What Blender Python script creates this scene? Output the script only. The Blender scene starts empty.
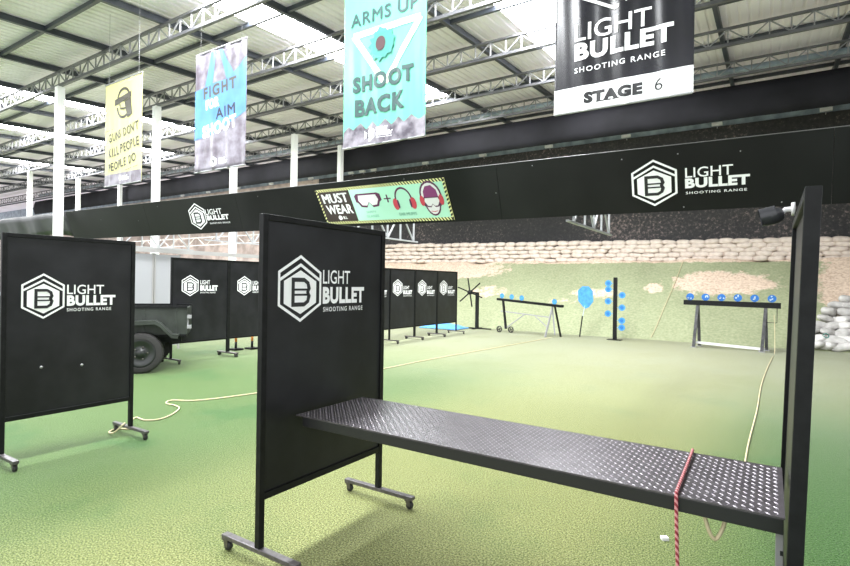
import bpy, math, random
from math import sin, cos, pi, radians, sqrt, hypot
from mathutils import Vector, Matrix
random.seed(7)
S = bpy.context.scene
C = S.collection

# ------------------------------------------------------------------ helpers
def T(o, label=None, cat=None, group=None, kind=None):
    if label: o['label'] = label
    if cat: o['category'] = cat
    if group: o['group'] = group
    if kind: o['kind'] = kind
    return o

def empty(name, loc, label, cat, group=None, rz=0, ry=0):
    o = bpy.data.objects.new(name, None); C.objects.link(o)
    o.location = loc; o.rotation_euler = (0, ry, rz); o.empty_display_size = .1
    return T(o, label, cat, group)

class MB:
    """collects geometry of ONE mesh"""
    def __init__(s): s.v = []; s.f = []; s.m = []; s.sm = []
    def add(s, vs, fs, m=0, smooth=False):
        n = len(s.v); s.v += [tuple(v) for v in vs]
        for f in fs: s.f.append(tuple(i + n for i in f)); s.m.append(m); s.sm.append(smooth)
        return s
    def box(s, a, b, m=0):
        x0, y0, z0 = a; x1, y1, z1 = b
        vs = [(x0,y0,z0),(x1,y0,z0),(x1,y1,z0),(x0,y1,z0),(x0,y0,z1),(x1,y0,z1),(x1,y1,z1),(x0,y1,z1)]
        return s.add(vs, [(3,2,1,0),(4,5,6,7),(0,1,5,4),(1,2,6,5),(2,3,7,6),(3,0,4,7)], m)
    def bar(s, p, q, w, h=None, m=0, up=(0,0,1)):
        """rectangular bar from p to q, w sideways, h upwards"""
        h = h or w; p = Vector(p); q = Vector(q); d = (q - p).normalized(); u = Vector(up)
        if abs(d.dot(u)) > .98: u = Vector((1,0,0))
        a = d.cross(u).normalized() * w / 2; b = a.cross(d).normalized() * h / 2
        vs = [p-a-b, p+a-b, p+a+b, p-a+b, q-a-b, q+a-b, q+a+b, q-a+b]
        return s.add(vs, [(0,1,2,3),(7,6,5,4),(4,5,1,0),(5,6,2,1),(6,7,3,2),(7,4,0,3)], m)
    def tube(s, pts, r, n=8, m=0, caps=True):
        pts = [Vector(p) for p in pts]; k = len(pts)
        rs = r if isinstance(r, (list, tuple)) else [r] * k
        rings = []; pa = None
        for i, p in enumerate(pts):
            d = (pts[min(i+1,k-1)] - pts[max(i-1,0)]).normalized()
            if pa is None:
                u = Vector((0,0,1)) if abs(d.z) < .9 else Vector((1,0,0)); a = d.cross(u).normalized()
            else:
                a = (pa - d * pa.dot(d)).normalized()
            pa = a; b = d.cross(a)
            rings.append([p + a*cos(2*pi*j/n)*rs[i] + b*sin(2*pi*j/n)*rs[i] for j in range(n)])
        vs = [v for r_ in rings for v in r_]; fs = []
        for i in range(k-1):
            for j in range(n):
                fs.append((i*n+j, i*n+(j+1)%n, (i+1)*n+(j+1)%n, (i+1)*n+j))
        s.add(vs, fs, m, True)
        if caps:
            s.add(rings[0], [tuple(reversed(range(n)))], m); s.add(rings[-1], [tuple(range(n))], m)
        return s
    def lathe(s, prof, c, axis='x', n=24, m=0, smooth=True):
        """prof: (radius, along) pairs, revolved about axis through c"""
        vs = []
        for r, t in prof:
            for j in range(n):
                a = 2*pi*j/n; p, q = r*cos(a), r*sin(a)
                vs.append({'x': (c[0]+t, c[1]+p, c[2]+q), 'y': (c[0]+p, c[1]+t, c[2]+q), 'z': (c[0]+p, c[1]+q, c[2]+t)}[axis])
        fs = []
        for i in range(len(prof)-1):
            for j in range(n): fs.append((i*n+j, i*n+(j+1)%n, (i+1)*n+(j+1)%n, (i+1)*n+j))
        if prof[0][0] < .06: fs.append(tuple(range(n)))
        if prof[-1][0] < .06: fs.append(tuple((len(prof)-1)*n+j for j in range(n)))
        return s.add(vs, fs, m, smooth)
    def build(s, name, mats, parent=None, loc=None, kind=None, bevel=0, fix=True):
        me = bpy.data.meshes.new(name); me.from_pydata(s.v, [], s.f); me.validate()
        if not isinstance(mats, (list, tuple)): mats = [mats]
        for m in mats: me.materials.append(m)
        if len(me.polygons) == len(s.f):
            me.polygons.foreach_set('material_index', s.m); me.polygons.foreach_set('use_smooth', s.sm)
        if fix:
            import bmesh
            b = bmesh.new(); b.from_mesh(me); bmesh.ops.recalc_face_normals(b, faces=b.faces); b.to_mesh(me); b.free()
        me.update()
        o = bpy.data.objects.new(name, me); C.objects.link(o)
        if parent: o.parent = parent
        if loc: o.location = loc
        if kind: o['kind'] = kind
        if bevel:
            md = o.modifiers.new('b', 'BEVEL'); md.width = bevel; md.segments = 2; md.limit_method = 'ANGLE'
        return o

def kids(o): return [c for c in C.objects if c.parent == o]
def copy_tree(o, parent=None, depth=0):
    c = o.copy(); C.objects.link(c); c.parent = parent
    for ch in kids(o): copy_tree(ch, c, depth+1)
    return c

# ------------------------------------------------------------------ materials
def mat(name, col, rough=.5, metal=0, spec=.5, noise=0, nscale=8, bump=0, bscale=60, emis=None, estr=1, sheen=0, coat=0, col2=None, detail=4):
    m = bpy.data.materials.new(name); m.use_nodes = True
    nt = m.node_tree; N = nt.nodes; L = nt.links; p = N['Principled BSDF']
    p.inputs['Base Color'].default_value = (*col, 1); p.inputs['Roughness'].default_value = rough
    p.inputs['Metallic'].default_value = metal; p.inputs['Specular IOR Level'].default_value = spec
    if coat: p.inputs['Coat Weight'].default_value = coat; p.inputs['Coat Roughness'].default_value = .15
    if sheen: p.inputs['Sheen Weight'].default_value = sheen; p.inputs['Sheen Roughness'].default_value = .5
    tc = N.new('ShaderNodeTexCoord')
    if noise or col2:
        n = N.new('ShaderNodeTexNoise'); n.inputs['Scale'].default_value = nscale; n.inputs['Detail'].default_value = detail
        L.new(tc.outputs['Object'], n.inputs['Vector'])
        r = N.new('ShaderNodeValToRGB'); r.color_ramp.elements[0].position = .35; r.color_ramp.elements[1].position = .65
        c2 = col2 or tuple(min(1, c*(1+noise)) for c in col); c1 = col if col2 else tuple(c*(1-noise) for c in col)
        r.color_ramp.elements[0].color = (*c1, 1); r.color_ramp.elements[1].color = (*c2, 1)
        L.new(n.outputs['Fac'], r.inputs['Fac']); L.new(r.outputs['Color'], p.inputs['Base Color'])
    if bump:
        n = N.new('ShaderNodeTexNoise'); n.inputs['Scale'].default_value = bscale; n.inputs['Detail'].default_value = 3
        L.new(tc.outputs['Object'], n.inputs['Vector'])
        b = N.new('ShaderNodeBump'); b.inputs['Strength'].default_value = bump; b.inputs['Distance'].default_value = .01
        L.new(n.outputs['Fac'], b.inputs['Height']); L.new(b.outputs['Normal'], p.inputs['Normal'])
    if emis:
        p.inputs['Emission Color'].default_value = (*emis, 1); p.inputs['Emission Strength'].default_value = estr
    return m

M = {}
M['frame'] = mat('black_painted_steel', (.007,.0075,.008), .5, 0, .2, noise=.3, nscale=20)
M['board'] = mat('black_vinyl_board', (.012,.0125,.0145), .42, 0, .3, noise=.35, nscale=3)
M['foot'] = mat('worn_steel_foot', (.10,.09,.095), .3, .25, .6, noise=.3, nscale=30)
M['caster'] = mat('caster_zinc', (.12,.11,.10), .4, .6)
M['wheelb'] = mat('caster_rubber', (.02,.02,.02), .5)
M['white'] = mat('white_print', (.92,.93,.94), .5)
M['black'] = mat('black_print', (.012,.013,.015), .45)
M['plate'] = mat('tread_plate_steel', (.10,.09,.10), .32, .4, .6, noise=.2, nscale=15)
M['lug'] = mat('worn_tread_lug', (.38,.35,.38), .28, .4, .7)
M['rail'] = mat('bench_rail', (.012,.012,.014), .4)
M['grey'] = mat('grey_paint', (.30,.30,.31), .45)
M['roof'] = mat('roof_sheet', (.86,.80,.86), .4, 0, .5, col2=(.94,.89,.96), nscale=.5)
M['beam'] = mat('roof_beam_steel', (.040,.046,.060), .4, 0, .5, noise=.2, nscale=2)
M['truss'] = mat('roof_truss_steel', (.12,.12,.13), .42, .1, .5, noise=.25, nscale=2)
M['web'] = mat('roof_truss_web', (.26,.26,.27), .42, .1, .5, noise=.25, nscale=2)
M['column'] = mat('white_column', (.93,.93,.93), .5)
M['fascia'] = mat('black_baffle_fabric', (.008,.0085,.008), .5, 0, .2, noise=.35, nscale=.8)
M['fascia2'] = mat('grey_baffle_fabric', (.035,.035,.038), .45, 0, .4, noise=.4, nscale=1.2)
M['curtain'] = mat('dark_curtain', (.014,.0135,.017), .7, 0, .2, noise=.35, nscale=.7)
M['brown'] = mat('brown_backing', (.46,.37,.33), .8, noise=.25, nscale=2)
M['sand'] = mat('sandbag_cloth', (.46,.38,.33), .85, 0, .2, col2=(.72,.63,.56), nscale=3, bump=.3, bscale=40)
M['sand2'] = mat('sandbag_cloth_grey', (.40,.385,.37), .8, 0, .2, col2=(.72,.70,.68), nscale=3, bump=.3, bscale=40)
M['blue'] = mat('blue_target_paint', (.012,.13,.45), .5)
M['lblue'] = mat('pale_blue_target_paint', (.05,.25,.55), .55, noise=.2, nscale=9)
M['chip'] = mat('bullet_mark', (.50,.60,.66), .5)
M['olive'] = mat('olive_trailer_paint', (.030,.035,.030), .4, noise=.35, nscale=4)
M['tyre'] = mat('tyre_rubber', (.03,.028,.028), .75)
M['rim'] = mat('rim_paint', (.02,.022,.022), .35)
M['dgrey'] = mat('worn_dark_steel', (.06,.06,.065), .5, .1, noise=.4, nscale=12)
M['pgird'] = mat('pale_girder', (.60,.56,.54), .5)
M['ptn'] = mat('pale_grey_panel', (.36,.365,.38), .5)
M['alu'] = mat('aluminium_rail', (.42,.41,.40), .4, .3)
M['rope'] = mat('tan_rope', (.50,.36,.20), .8)
M['rope_y'] = mat('pale_rope', (.60,.52,.33), .8)
M['orange'] = mat('orange_band', (.70,.24,.05), .5)
M['redtape'] = mat('blue_tarp', (.12,.36,.75), .5, noise=.2, nscale=10)
M['cam'] = mat('camera_housing', (.035,.036,.042), .3, 0, .5)
M['trim'] = mat('dark_trim', (.10,.10,.10), .5)
M['glassd'] = mat('lens_glass', (.004,.004,.005), .08)
M['whitep'] = mat('white_plastic', (.75,.75,.76), .4)
M['lamp'] = mat('floodlight_housing', (.70,.70,.72), .4)
M['sky'] = mat('skylight_sheet', (.8,.85,.85), .4, emis=(.96,.98,1.0), estr=36)
M['slit'] = mat('clerestory_sheet', (.22,.27,.32), .4, noise=.3, nscale=3)
M['yellow'] = mat('yellow_banner_cloth', (.58,.56,.26), .5)
M['teal'] = mat('mint_banner_cloth', (.10,.40,.28), .42, noise=.06, nscale=3)
M['blueb'] = mat('blue_banner_cloth', (.09,.23,.50), .4, noise=.15, nscale=3)
M['photo'] = mat('grey_photo_print', (.12,.10,.125), .3, col2=(.30,.28,.33), nscale=4)
M['photod'] = mat('dark_photo_print', (.06,.05,.07), .35, col2=(.28,.26,.30), nscale=6)
M['stage'] = mat('glossy_black_banner', (.010,.010,.015), .26, 0, .5, noise=.3, nscale=2)
M['tteal'] = mat('dark_teal_ink', (.018,.055,.055), .5)
M['greyink'] = mat('grey_ink', (.07,.065,.05), .5)
M['darkink'] = mat('dark_ink', (.025,.025,.04), .5)
M['splat'] = mat('teal_splat_ink', (.03,.20,.17), .5)
M['maroon'] = mat('maroon_ink', (.04,.012,.015), .5)
M['palegreen'] = mat('pale_green_ink', (.62,.80,.52), .5)
M['signg'] = mat('sign_mint', (.42,.74,.58), .45)
M['signy'] = mat('sign_yellow', (.86,.84,.38), .45)
M['signb'] = mat('sign_brown', (.035,.022,.02), .45)
M['plum'] = mat('plum_ink', (.10,.02,.07), .45)
M['redink'] = mat('red_ink', (.55,.05,.08), .45)
M['skin'] = mat('pale_ink', (.72,.70,.72), .45)
M['gtext'] = mat('green_caption_ink', (.22,.48,.36), .45)

def rope_mat(name, a, b, scale):
    m = bpy.data.materials.new(name); m.use_nodes = True; nt = m.node_tree; N = nt.nodes; L = nt.links; p = N['Principled BSDF']
    tc = N.new('ShaderNodeTexCoord'); w = N.new('ShaderNodeTexWave'); w.inputs['Scale'].default_value = scale; w.wave_type = 'BANDS'; w.bands_direction = 'DIAGONAL'
    L.new(tc.outputs['Object'], w.inputs['Vector']); r = N.new('ShaderNodeValToRGB')
    r.color_ramp.elements[0].position = .45; r.color_ramp.elements[0].color = (*a, 1); r.color_ramp.elements[1].position = .55; r.color_ramp.elements[1].color = (*b, 1)
    L.new(w.outputs['Fac'], r.inputs['Fac']); L.new(r.outputs['Color'], p.inputs['Base Color']); p.inputs['Roughness'].default_value = .7
    return m
M['redrope'] = rope_mat('red_braided_rope', (.22,.010,.025), (.58,.26,.26), 24)

def turf_mat():
    m = bpy.data.materials.new('artificial_turf'); m.use_nodes = True; nt = m.node_tree; N = nt.nodes; L = nt.links; p = N['Principled BSDF']
    tc = N.new('ShaderNodeTexCoord')
    def noise(sc, det=3, rough=.6):
        n = N.new('ShaderNodeTexNoise'); n.inputs['Scale'].default_value = sc; n.inputs['Detail'].default_value = det; n.inputs['Roughness'].default_value = rough
        L.new(tc.outputs['Object'], n.inputs['Vector']); return n
    a = noise(95, 3, .8)
    def ramp(c):
        r = N.new('ShaderNodeValToRGB'); r.color_ramp.elements[0].position = .40; r.color_ramp.elements[1].position = .60
        r.color_ramp.elements[0].color = (*c[0], 1); r.color_ramp.elements[1].color = (*c[2], 1)
        e = r.color_ramp.elements.new(.5); e.color = (*c[1], 1); L.new(a.outputs['Fac'], r.inputs['Fac']); return r
    yellow_lit = ramp(((.042,.052,.013), (.165,.182,.058), (.34,.36,.16)))       # yellower turf, warm light of the middle put into the colour
    green_dim = ramp(((.010,.036,.005), (.036,.10,.022), (.11,.20,.07)))          # greener turf, dimness of the sides put into the colour, plus random mottling
    sx = N.new('ShaderNodeSeparateXYZ'); L.new(tc.outputs['Object'], sx.inputs[0])
    def rng(src, a0, a1):
        m_ = N.new('ShaderNodeMapRange'); m_.interpolation_type = 'SMOOTHSTEP'; m_.inputs['From Min'].default_value = a0; m_.inputs['From Max'].default_value = a1
        L.new(src, m_.inputs['Value']); return m_.outputs['Result']
    def math_(op, p_, q_):
        m_ = N.new('ShaderNodeMath'); m_.operation = op; m_.use_clamp = True
        for k_, v_ in enumerate((p_, q_)):
            if isinstance(v_, (int, float)): m_.inputs[k_].default_value = v_
            else: L.new(v_, m_.inputs[k_])
        return m_.outputs[0]
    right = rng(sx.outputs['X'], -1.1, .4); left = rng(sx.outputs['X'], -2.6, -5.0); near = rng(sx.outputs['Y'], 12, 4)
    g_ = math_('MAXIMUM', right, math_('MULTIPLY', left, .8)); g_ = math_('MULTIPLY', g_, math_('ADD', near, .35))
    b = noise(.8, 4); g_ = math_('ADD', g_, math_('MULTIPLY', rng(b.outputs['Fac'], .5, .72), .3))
    mx = N.new('ShaderNodeMix'); mx.data_type = 'RGBA'
    L.new(g_, mx.inputs['Factor']); L.new(yellow_lit.outputs['Color'], mx.inputs['A']); L.new(green_dim.outputs['Color'], mx.inputs['B'])
    # far glare on the turf painted as a paler colour towards the berm
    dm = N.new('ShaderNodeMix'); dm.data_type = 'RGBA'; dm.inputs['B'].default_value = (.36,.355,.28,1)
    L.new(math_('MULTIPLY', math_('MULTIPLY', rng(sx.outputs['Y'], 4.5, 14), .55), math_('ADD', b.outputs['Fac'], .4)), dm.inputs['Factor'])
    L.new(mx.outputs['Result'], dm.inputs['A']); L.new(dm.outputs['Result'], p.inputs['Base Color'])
    bu = N.new('ShaderNodeBump'); bu.inputs['Strength'].default_value = .5; bu.inputs['Distance'].default_value = .02
    n3 = noise(55, 3, .7); L.new(n3.outputs['Fac'], bu.inputs['Height']); L.new(bu.outputs['Normal'], p.inputs['Normal'])
    p.inputs['Roughness'].default_value = .7; p.inputs['Sheen Weight'].default_value = .35; p.inputs['Sheen Roughness'].default_value = .2
    p.inputs['Sheen Tint'].default_value = (.95,.97,.85,1); p.inputs['Specular IOR Level'].default_value = .15
    return m
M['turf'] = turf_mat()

def berm_mat():
    m = bpy.data.materials.new('berm_turf_and_sand'); m.use_nodes = True; nt = m.node_tree; N = nt.nodes; L = nt.links; p = N['Principled BSDF']
    tc = N.new('ShaderNodeTexCoord'); at = N.new('ShaderNodeAttribute'); at.attribute_name = 'sand'
    n = N.new('ShaderNodeTexNoise'); n.inputs['Scale'].default_value = 3.2; n.inputs['Detail'].default_value = 6; n.inputs['Roughness'].default_value = .7
    L.new(tc.outputs['Object'], n.inputs['Vector'])
    ad = N.new('ShaderNodeMath'); ad.operation = 'ADD'; L.new(at.outputs['Fac'], ad.inputs[0]); L.new(n.outputs['Fac'], ad.inputs[1])
    st = N.new('ShaderNodeMapRange'); st.inputs['From Min'].default_value = .98; st.inputs['From Max'].default_value = 1.12
    L.new(ad.outputs[0], st.inputs['Value'])
    g = N.new('ShaderNodeTexNoise'); g.inputs['Scale'].default_value = 14; g.inputs['Detail'].default_value = 5
    L.new(tc.outputs['Object'], g.inputs['Vector'])
    rg = N.new('ShaderNodeValToRGB'); rg.color_ramp.elements[0].position = .25; rg.color_ramp.elements[1].position = .85
    rg.color_ramp.elements[0].color = (.24,.28,.155,1); rg.color_ramp.elements[1].color = (.41,.42,.28,1); L.new(g.outputs['Fac'], rg.inputs['Fac'])
    rs = N.new('ShaderNodeValToRGB'); rs.color_ramp.elements[0].position = .3; rs.color_ramp.elements[1].position = .6
    rs.color_ramp.elements[0].color = (.50,.36,.27,1); rs.color_ramp.elements[1].color = (.74,.60,.48,1); L.new(g.outputs['Fac'], rs.inputs['Fac'])
    mx = N.new('ShaderNodeMix'); mx.data_type = 'RGBA'
    L.new(st.outputs['Result'], mx.inputs['Factor']); L.new(rg.outputs['Color'], mx.inputs['A']); L.new(rs.outputs['Color'], mx.inputs['B'])
    L.new(mx.outputs['Result'], p.inputs['Base Color']); p.inputs['Roughness'].default_value = .85; p.inputs['Specular IOR Level'].default_value = .2
    bu = N.new('ShaderNodeBump'); bu.inputs['Strength'].default_value = .6; bu.inputs['Distance'].default_value = .06
    L.new(n.outputs['Fac'], bu.inputs['Height']); L.new(bu.outputs['Normal'], p.inputs['Normal'])
    return m
M['berm'] = berm_mat()

def backwall_mat():
    m = bpy.data.materials.new('speckled_black_wall'); m.use_nodes = True; nt = m.node_tree; N = nt.nodes; L = nt.links; p = N['Principled BSDF']
    tc = N.new('ShaderNodeTexCoord'); n = N.new('ShaderNodeTexNoise'); n.inputs['Scale'].default_value = 9; n.inputs['Detail'].default_value = 6; n.inputs['Roughness'].default_value = .8
    L.new(tc.outputs['Object'], n.inputs['Vector'])
    big = N.new('ShaderNodeTexNoise'); big.inputs['Scale'].default_value = .28; big.inputs['Detail'].default_value = 2; L.new(tc.outputs['Object'], big.inputs['Vector'])
    mm = N.new('ShaderNodeMath'); mm.operation = 'MULTIPLY_ADD'; mm.inputs[1].default_value = .45; L.new(big.outputs['Fac'], mm.inputs[0]); L.new(n.outputs['Fac'], mm.inputs[2])
    r = N.new('ShaderNodeValToRGB'); r.color_ramp.elements[0].position = .62; r.color_ramp.elements[1].position = 1.0
    r.color_ramp.elements[0].color = (.016,.016,.017,1); r.color_ramp.elements[1].color = (.42,.32,.29,1)
    e = r.color_ramp.elements.new(.80); e.color = (.035,.032,.032,1)
    L.new(mm.outputs[0], r.inputs['Fac']); L.new(r.outputs['Color'], p.inputs['Base Color']); p.inputs['Roughness'].default_value = .7
    return m
M['backwall'] = backwall_mat()

# ------------------------------------------------------------------ lettering
def text_geo(s, weight=0.0, spacing=1.0, shear=0.0, dense=0):
    cu = bpy.data.curves.new('t', 'FONT'); cu.body = s; cu.size = 1; cu.offset = weight; cu.space_character = spacing; cu.resolution_u = 3; cu.shear = shear
    o = bpy.data.objects.new('t', cu); C.objects.link(o)
    dg = bpy.context.evaluated_depsgraph_get(); me = bpy.data.meshes.new_from_object(o.evaluated_get(dg))
    if dense:
        import bmesh
        b = bmesh.new(); b.from_mesh(me); bmesh.ops.triangulate(b, faces=b.faces)
        for _ in range(3):
            es = [e for e in b.edges if e.calc_length() > dense]
            if not es: break
            bmesh.ops.subdivide_edges(b, edges=es, cuts=1); bmesh.ops.triangulate(b, faces=b.faces)
        b.to_mesh(me); b.free()
    vs = [(v.co.x, v.co.y) for v in me.vertices]; fs = [tuple(p.vertices) for p in me.polygons]
    bpy.data.objects.remove(o); bpy.data.curves.remove(cu); bpy.data.meshes.remove(me)
    return vs, fs

def put(mb, vs, fs, fr, n, m):
    """flat figure (u,v) placed by frame fr(u, v, n) -> xyz"""
    mb.add([fr(u, v, n) for u, v in vs], fs, m)

def text_fit(mb, s, box, fr, m=0, n=.004, weight=0.0, spacing=1.0, rot=0.0, dense=0):
    """fit text in box (u0, v0, u1, v1)"""
    if 'M' in s and weight > .012:      # bold by small shifts
        o_ = weight*.5*(box[3]-box[1])
        for du, dv in ((-o_, 0), (o_, 0), (0, -o_), (0, o_)):
            text_fit(mb, s, (box[0]+o_+du, box[1]+o_+dv, box[2]-o_+du, box[3]-o_+dv), fr, m, n, .0, spacing, rot, dense)
        return
    vs, fs = text_geo(s, weight, spacing, dense=dense)
    x0 = min(v[0] for v in vs); x1 = max(v[0] for v in vs); y0 = min(v[1] for v in vs); y1 = max(v[1] for v in vs)
    u0, v0, u1, v1 = box; cu, cv = (u0+u1)/2, (v0+v1)/2
    out = []
    for x, y in vs:
        a = u0 + (x-x0)/(x1-x0)*(u1-u0); b = v0 + (y-y0)/(y1-y0)*(v1-v0)
        if rot:
            da, db = a-cu, b-cv; a = cu + da*cos(rot) - db*sin(rot); b = cv + da*sin(rot) + db*cos(rot)
        out.append((a, b))
    put(mb, out, fs, fr, n, m)

def poly(mb, pts, fr, m=0, n=.003): put(mb, pts, [tuple(range(len(pts)))], fr, n, m)
def ring(mb, outer, inner, fr, m=0, n=.003):
    k = len(outer); put(mb, outer+inner, [(i, (i+1) % k, k+(i+1) % k, k+i) for i in range(k)], fr, n, m)
def line(mb, pts, w, fr, m=0, n=.003):
    for (a, b), (c, d) in zip(pts, pts[1:]):
        l = hypot(c-a, d-b); x, y = -(d-b)/l*w/2, (c-a)/l*w/2
        e, g = (c-a)/l*w*.3, (d-b)/l*w*.3
        put(mb, [(a+x-e, b+y-g), (a-x-e, b-y-g), (c-x+e, d-y+g), (c+x+e, d+y+g)], [(0,1,2,3)], fr, n, m)
def ell(cx, cy, rx, ry, n=24, a0=0, a1=2*pi): return [(cx+rx*cos(a0+(a1-a0)*i/n), cy+ry*sin(a0+(a1-a0)*i/n)) for i in range(n if abs(a1-a0) > 6.2 else n+1)]
def hexa(cx, cy, h, k=1.0, dx=0, dy=0):
    """pointy-top hexagon of overall height h (at scale k), width .87 h"""
    a = h/2*k; w = h*.435*k
    return [(cx, cy+a), (cx-w, cy+a*.5), (cx-w, cy-a*.5), (cx, cy-a), (cx+w, cy-a*.5), (cx+w, cy+a*.5)]

def hex_logo(mb, cx, cy, h, fr, white=0, black=1, n=.004, wk=1.0):
    F = lambda u, v, k: fr(cx+(u-cx)*wk, v, k)
    ring(mb, hexa(cx, cy, h), hexa(cx, cy, h, .905), F, white, n)
    w = h*.435
    # inner chevron that runs into the sides of the ring
    t = .045*h; y = cy + h*.5*.905 - .075*h
    put(mb, [(cx-w*.93, cy+.150*h), (cx, y), (cx+w*.93, cy+.150*h), (cx+w*.93, cy+.150*h-t*1.1), (cx, y-t*1.1), (cx-w*.93, cy+.150*h-t*1.1)],
        [(0,1,4,5), (1,2,3,4)], F, n, white)
    # filled inner hexagon
    ci = cy-.055*h; hi = .655*h; a = hi/2; wi = h*.325
    poly(mb, [(cx, ci+a), (cx-wi, ci+a*.5), (cx-wi, ci-a*.5), (cx, ci-a), (cx+wi, ci-a*.5), (cx+wi, ci+a*.5)], F, white, n)
    # the letter B, dark
    s = h*.215; b0 = cx-s*.85; th = h*.062; k = n*2
    o = [(b0, ci+s), (cx+s*.35, ci+s), (cx+s*.8, ci+s*.72), (cx+s*.95, ci+s*.25), (cx+s*.80, ci), (cx+s*.95, ci-s*.25), (cx+s*.8, ci-s*.72), (cx+s*.35, ci-s), (b0, ci-s)]
    i = [(b0+th, ci+s-th), (cx+s*.3, ci+s-th), (cx+s*.55, ci+s*.55), (cx+s*.62, ci+s*.25), (cx+s*.5, ci), (cx+s*.62, ci-s*.25), (cx+s*.55, ci-s*.55), (cx+s*.3, ci-s+th), (b0+th, ci-s+th)]
    ring(mb, o, i, F, black, k)
    line(mb, [(b0+th, ci+th*.62), (cx+s*.7, ci+th*.62)], th*.5, F, black, k)
    line(mb, [(b0+th, ci-th*.62), (cx+s*.7, ci-th*.62)], th*.5, F, black, k)

def full_logo(mb, hexbox, light, bullet, rng, fr, n=.004, white=0, black=1):
    u0, v0, u1, v1 = hexbox; h = v1-v0; cx = (u0+u1)/2
    hex_logo(mb, cx, (v0+v1)/2, h, fr, white, black, n, wk=(u1-u0)/(h*.87))
    text_fit(mb, 'LIGHT', light, fr, white, n, .008)
    text_fit(mb, 'BULLET', bullet, fr, white, n, .05, 1.08)
    text_fit(mb, 'SHOOTING RANGE', rng, fr, white, n, .012, 1.25)

# ------------------------------------------------------------------ camera
H = 1.61; yaw = radians(33.2); ro = radians(.86)
R0 = Vector((cos(yaw), sin(yaw), 0)); FW = Vector((-sin(yaw), cos(yaw), 0)); U = Vector((0,0,1))
Rr = R0*cos(ro) + U*sin(ro); Ur = U*cos(ro) - R0*sin(ro)
cam = bpy.data.cameras.new('camera'); co = bpy.data.objects.new('camera', cam); C.objects.link(co)
cam.sensor_width = 36; cam.lens = 36*527/850; cam.clip_end = 300
mw = Matrix((Rr, Ur, -FW)).transposed().to_4x4(); mw.translation = Vector((0,0,H)); co.matrix_world = mw
S.camera = co

# ------------------------------------------------------------------ setting
mb = MB(); mb.add([(-75,-6,0),(8,-6,0),(8,17.6,0),(-75,17.6,0),(-75,-6,-.1),(8,-6,-.1),(8,17.6,-.1),(-75,17.6,-.1)], [(0,1,2,3),(7,6,5,4),(0,4,5,1),(1,5,6,2),(2,6,7,3),(3,7,4,0)])
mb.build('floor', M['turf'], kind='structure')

# roof plane: underside of sheet at z = H + 5.62 + .055 Y
def rz(y, h): return H + h + .055*y
X0, X1 = -74, 8
STRIPS = [(-5.2, -4.0), (-10.3, -9.3), (-20.9, -19.9), (-26.4, -25.3), (-34.5, -33.4)]
def corr(xa, xb, ya, yb, m, name, parent=None):
    p = .21; mb = MB(); vs = []; n = 0; x = xa
    while x < xb - 1e-6:
        for dx, dz in ((0,0), (.12,0), (.14,.035), (.19,.035)):
            if x+dx <= xb + 1e-6: vs.append((x+dx, dz))
        x += p
    vs.append((xb, vs[-1][1])); k = len(vs)
    V = [(a, ya, rz(ya, 5.62)+b) for a, b in vs] + [(a, yb, rz(yb, 5.62)+b) for a, b in vs]
    mb.add(V, [(i, i+1, k+i+1, k+i) for i in range(k-1)])
    return mb.build(name, m, parent, kind='structure', fix=False)
edges = sorted(STRIPS); cur = X0; i = 0
segs = []
for a, b in edges: segs.append((cur, a)); cur = b
segs.append((cur, X1))
mbR = MB()
for a, b in segs:
    p = .21; x = a; prof = []
    while x < b - .2:
        prof += [(x, 0), (x+.12, 0), (x+.14, .035), (x+.19, .035)]; x += p
    prof.append((b, 0)); k = len(prof)
    mbR.add([(q, -3, rz(-3, 5.62)+z) for q, z in prof] + [(q, 22.6, rz(22.6, 5.62)+z) for q, z in prof], [(j, j+1, k+j+1, k+j) for j in range(k-1)])
for a, b in STRIPS:   # solid sheet beyond the ends of the skylights
    for ya, yb in ((-3, .5), (15.6, 22.6)):
        mbR.add([(a, ya, rz(ya,5.62)), (b, ya, rz(ya,5.62)), (b, yb, rz(yb,5.62)), (a, yb, rz(yb,5.62))], [(0,1,2,3)])
mbR.build('ceiling', M['roof'], kind='structure', fix=False)
for k, (a, b) in enumerate(STRIPS):
    mb = MB(); ya, yb = .5, 15.6
    prof = [(a + (b-a)*j/10, .02 if j % 2 else 0) for j in range(11)]; q = len(prof)
    mb.add([(x, ya, rz(ya,5.62)+z) for x, z in prof] + [(x, yb, rz(yb,5.62)+z) for x, z in prof], [(j, j+1, q+j+1, q+j) for j in range(q-1)])
    mb.build('window_%d' % (k+1), M['sky'], kind='structure', fix=False)

# back wall of the range with its upper lit sheet, left brown stretch, right wall, far left wall
mb = MB(); mb.box((-22, 22.2, 0), (8, 22.4, 7.56)); mb.build('wall_back', M['backwall'], kind='structure')
mb = MB(); mb.box((-75, 22.2, 0), (-22, 22.4, 7.56)); mb.build('wall_back_left', M['brown'], kind='structure')
mb = MB(); mb.box((-75, 22.25, 7.56), (8, 22.35, 8.45)); mb.build('trim_1', M['slit'], kind='structure')
mb = MB(); mb.box((7.8, 12, 0), (8, 22.4, 8.3)); mb.build('wall_right', M['curtain'], kind='structure')

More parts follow.
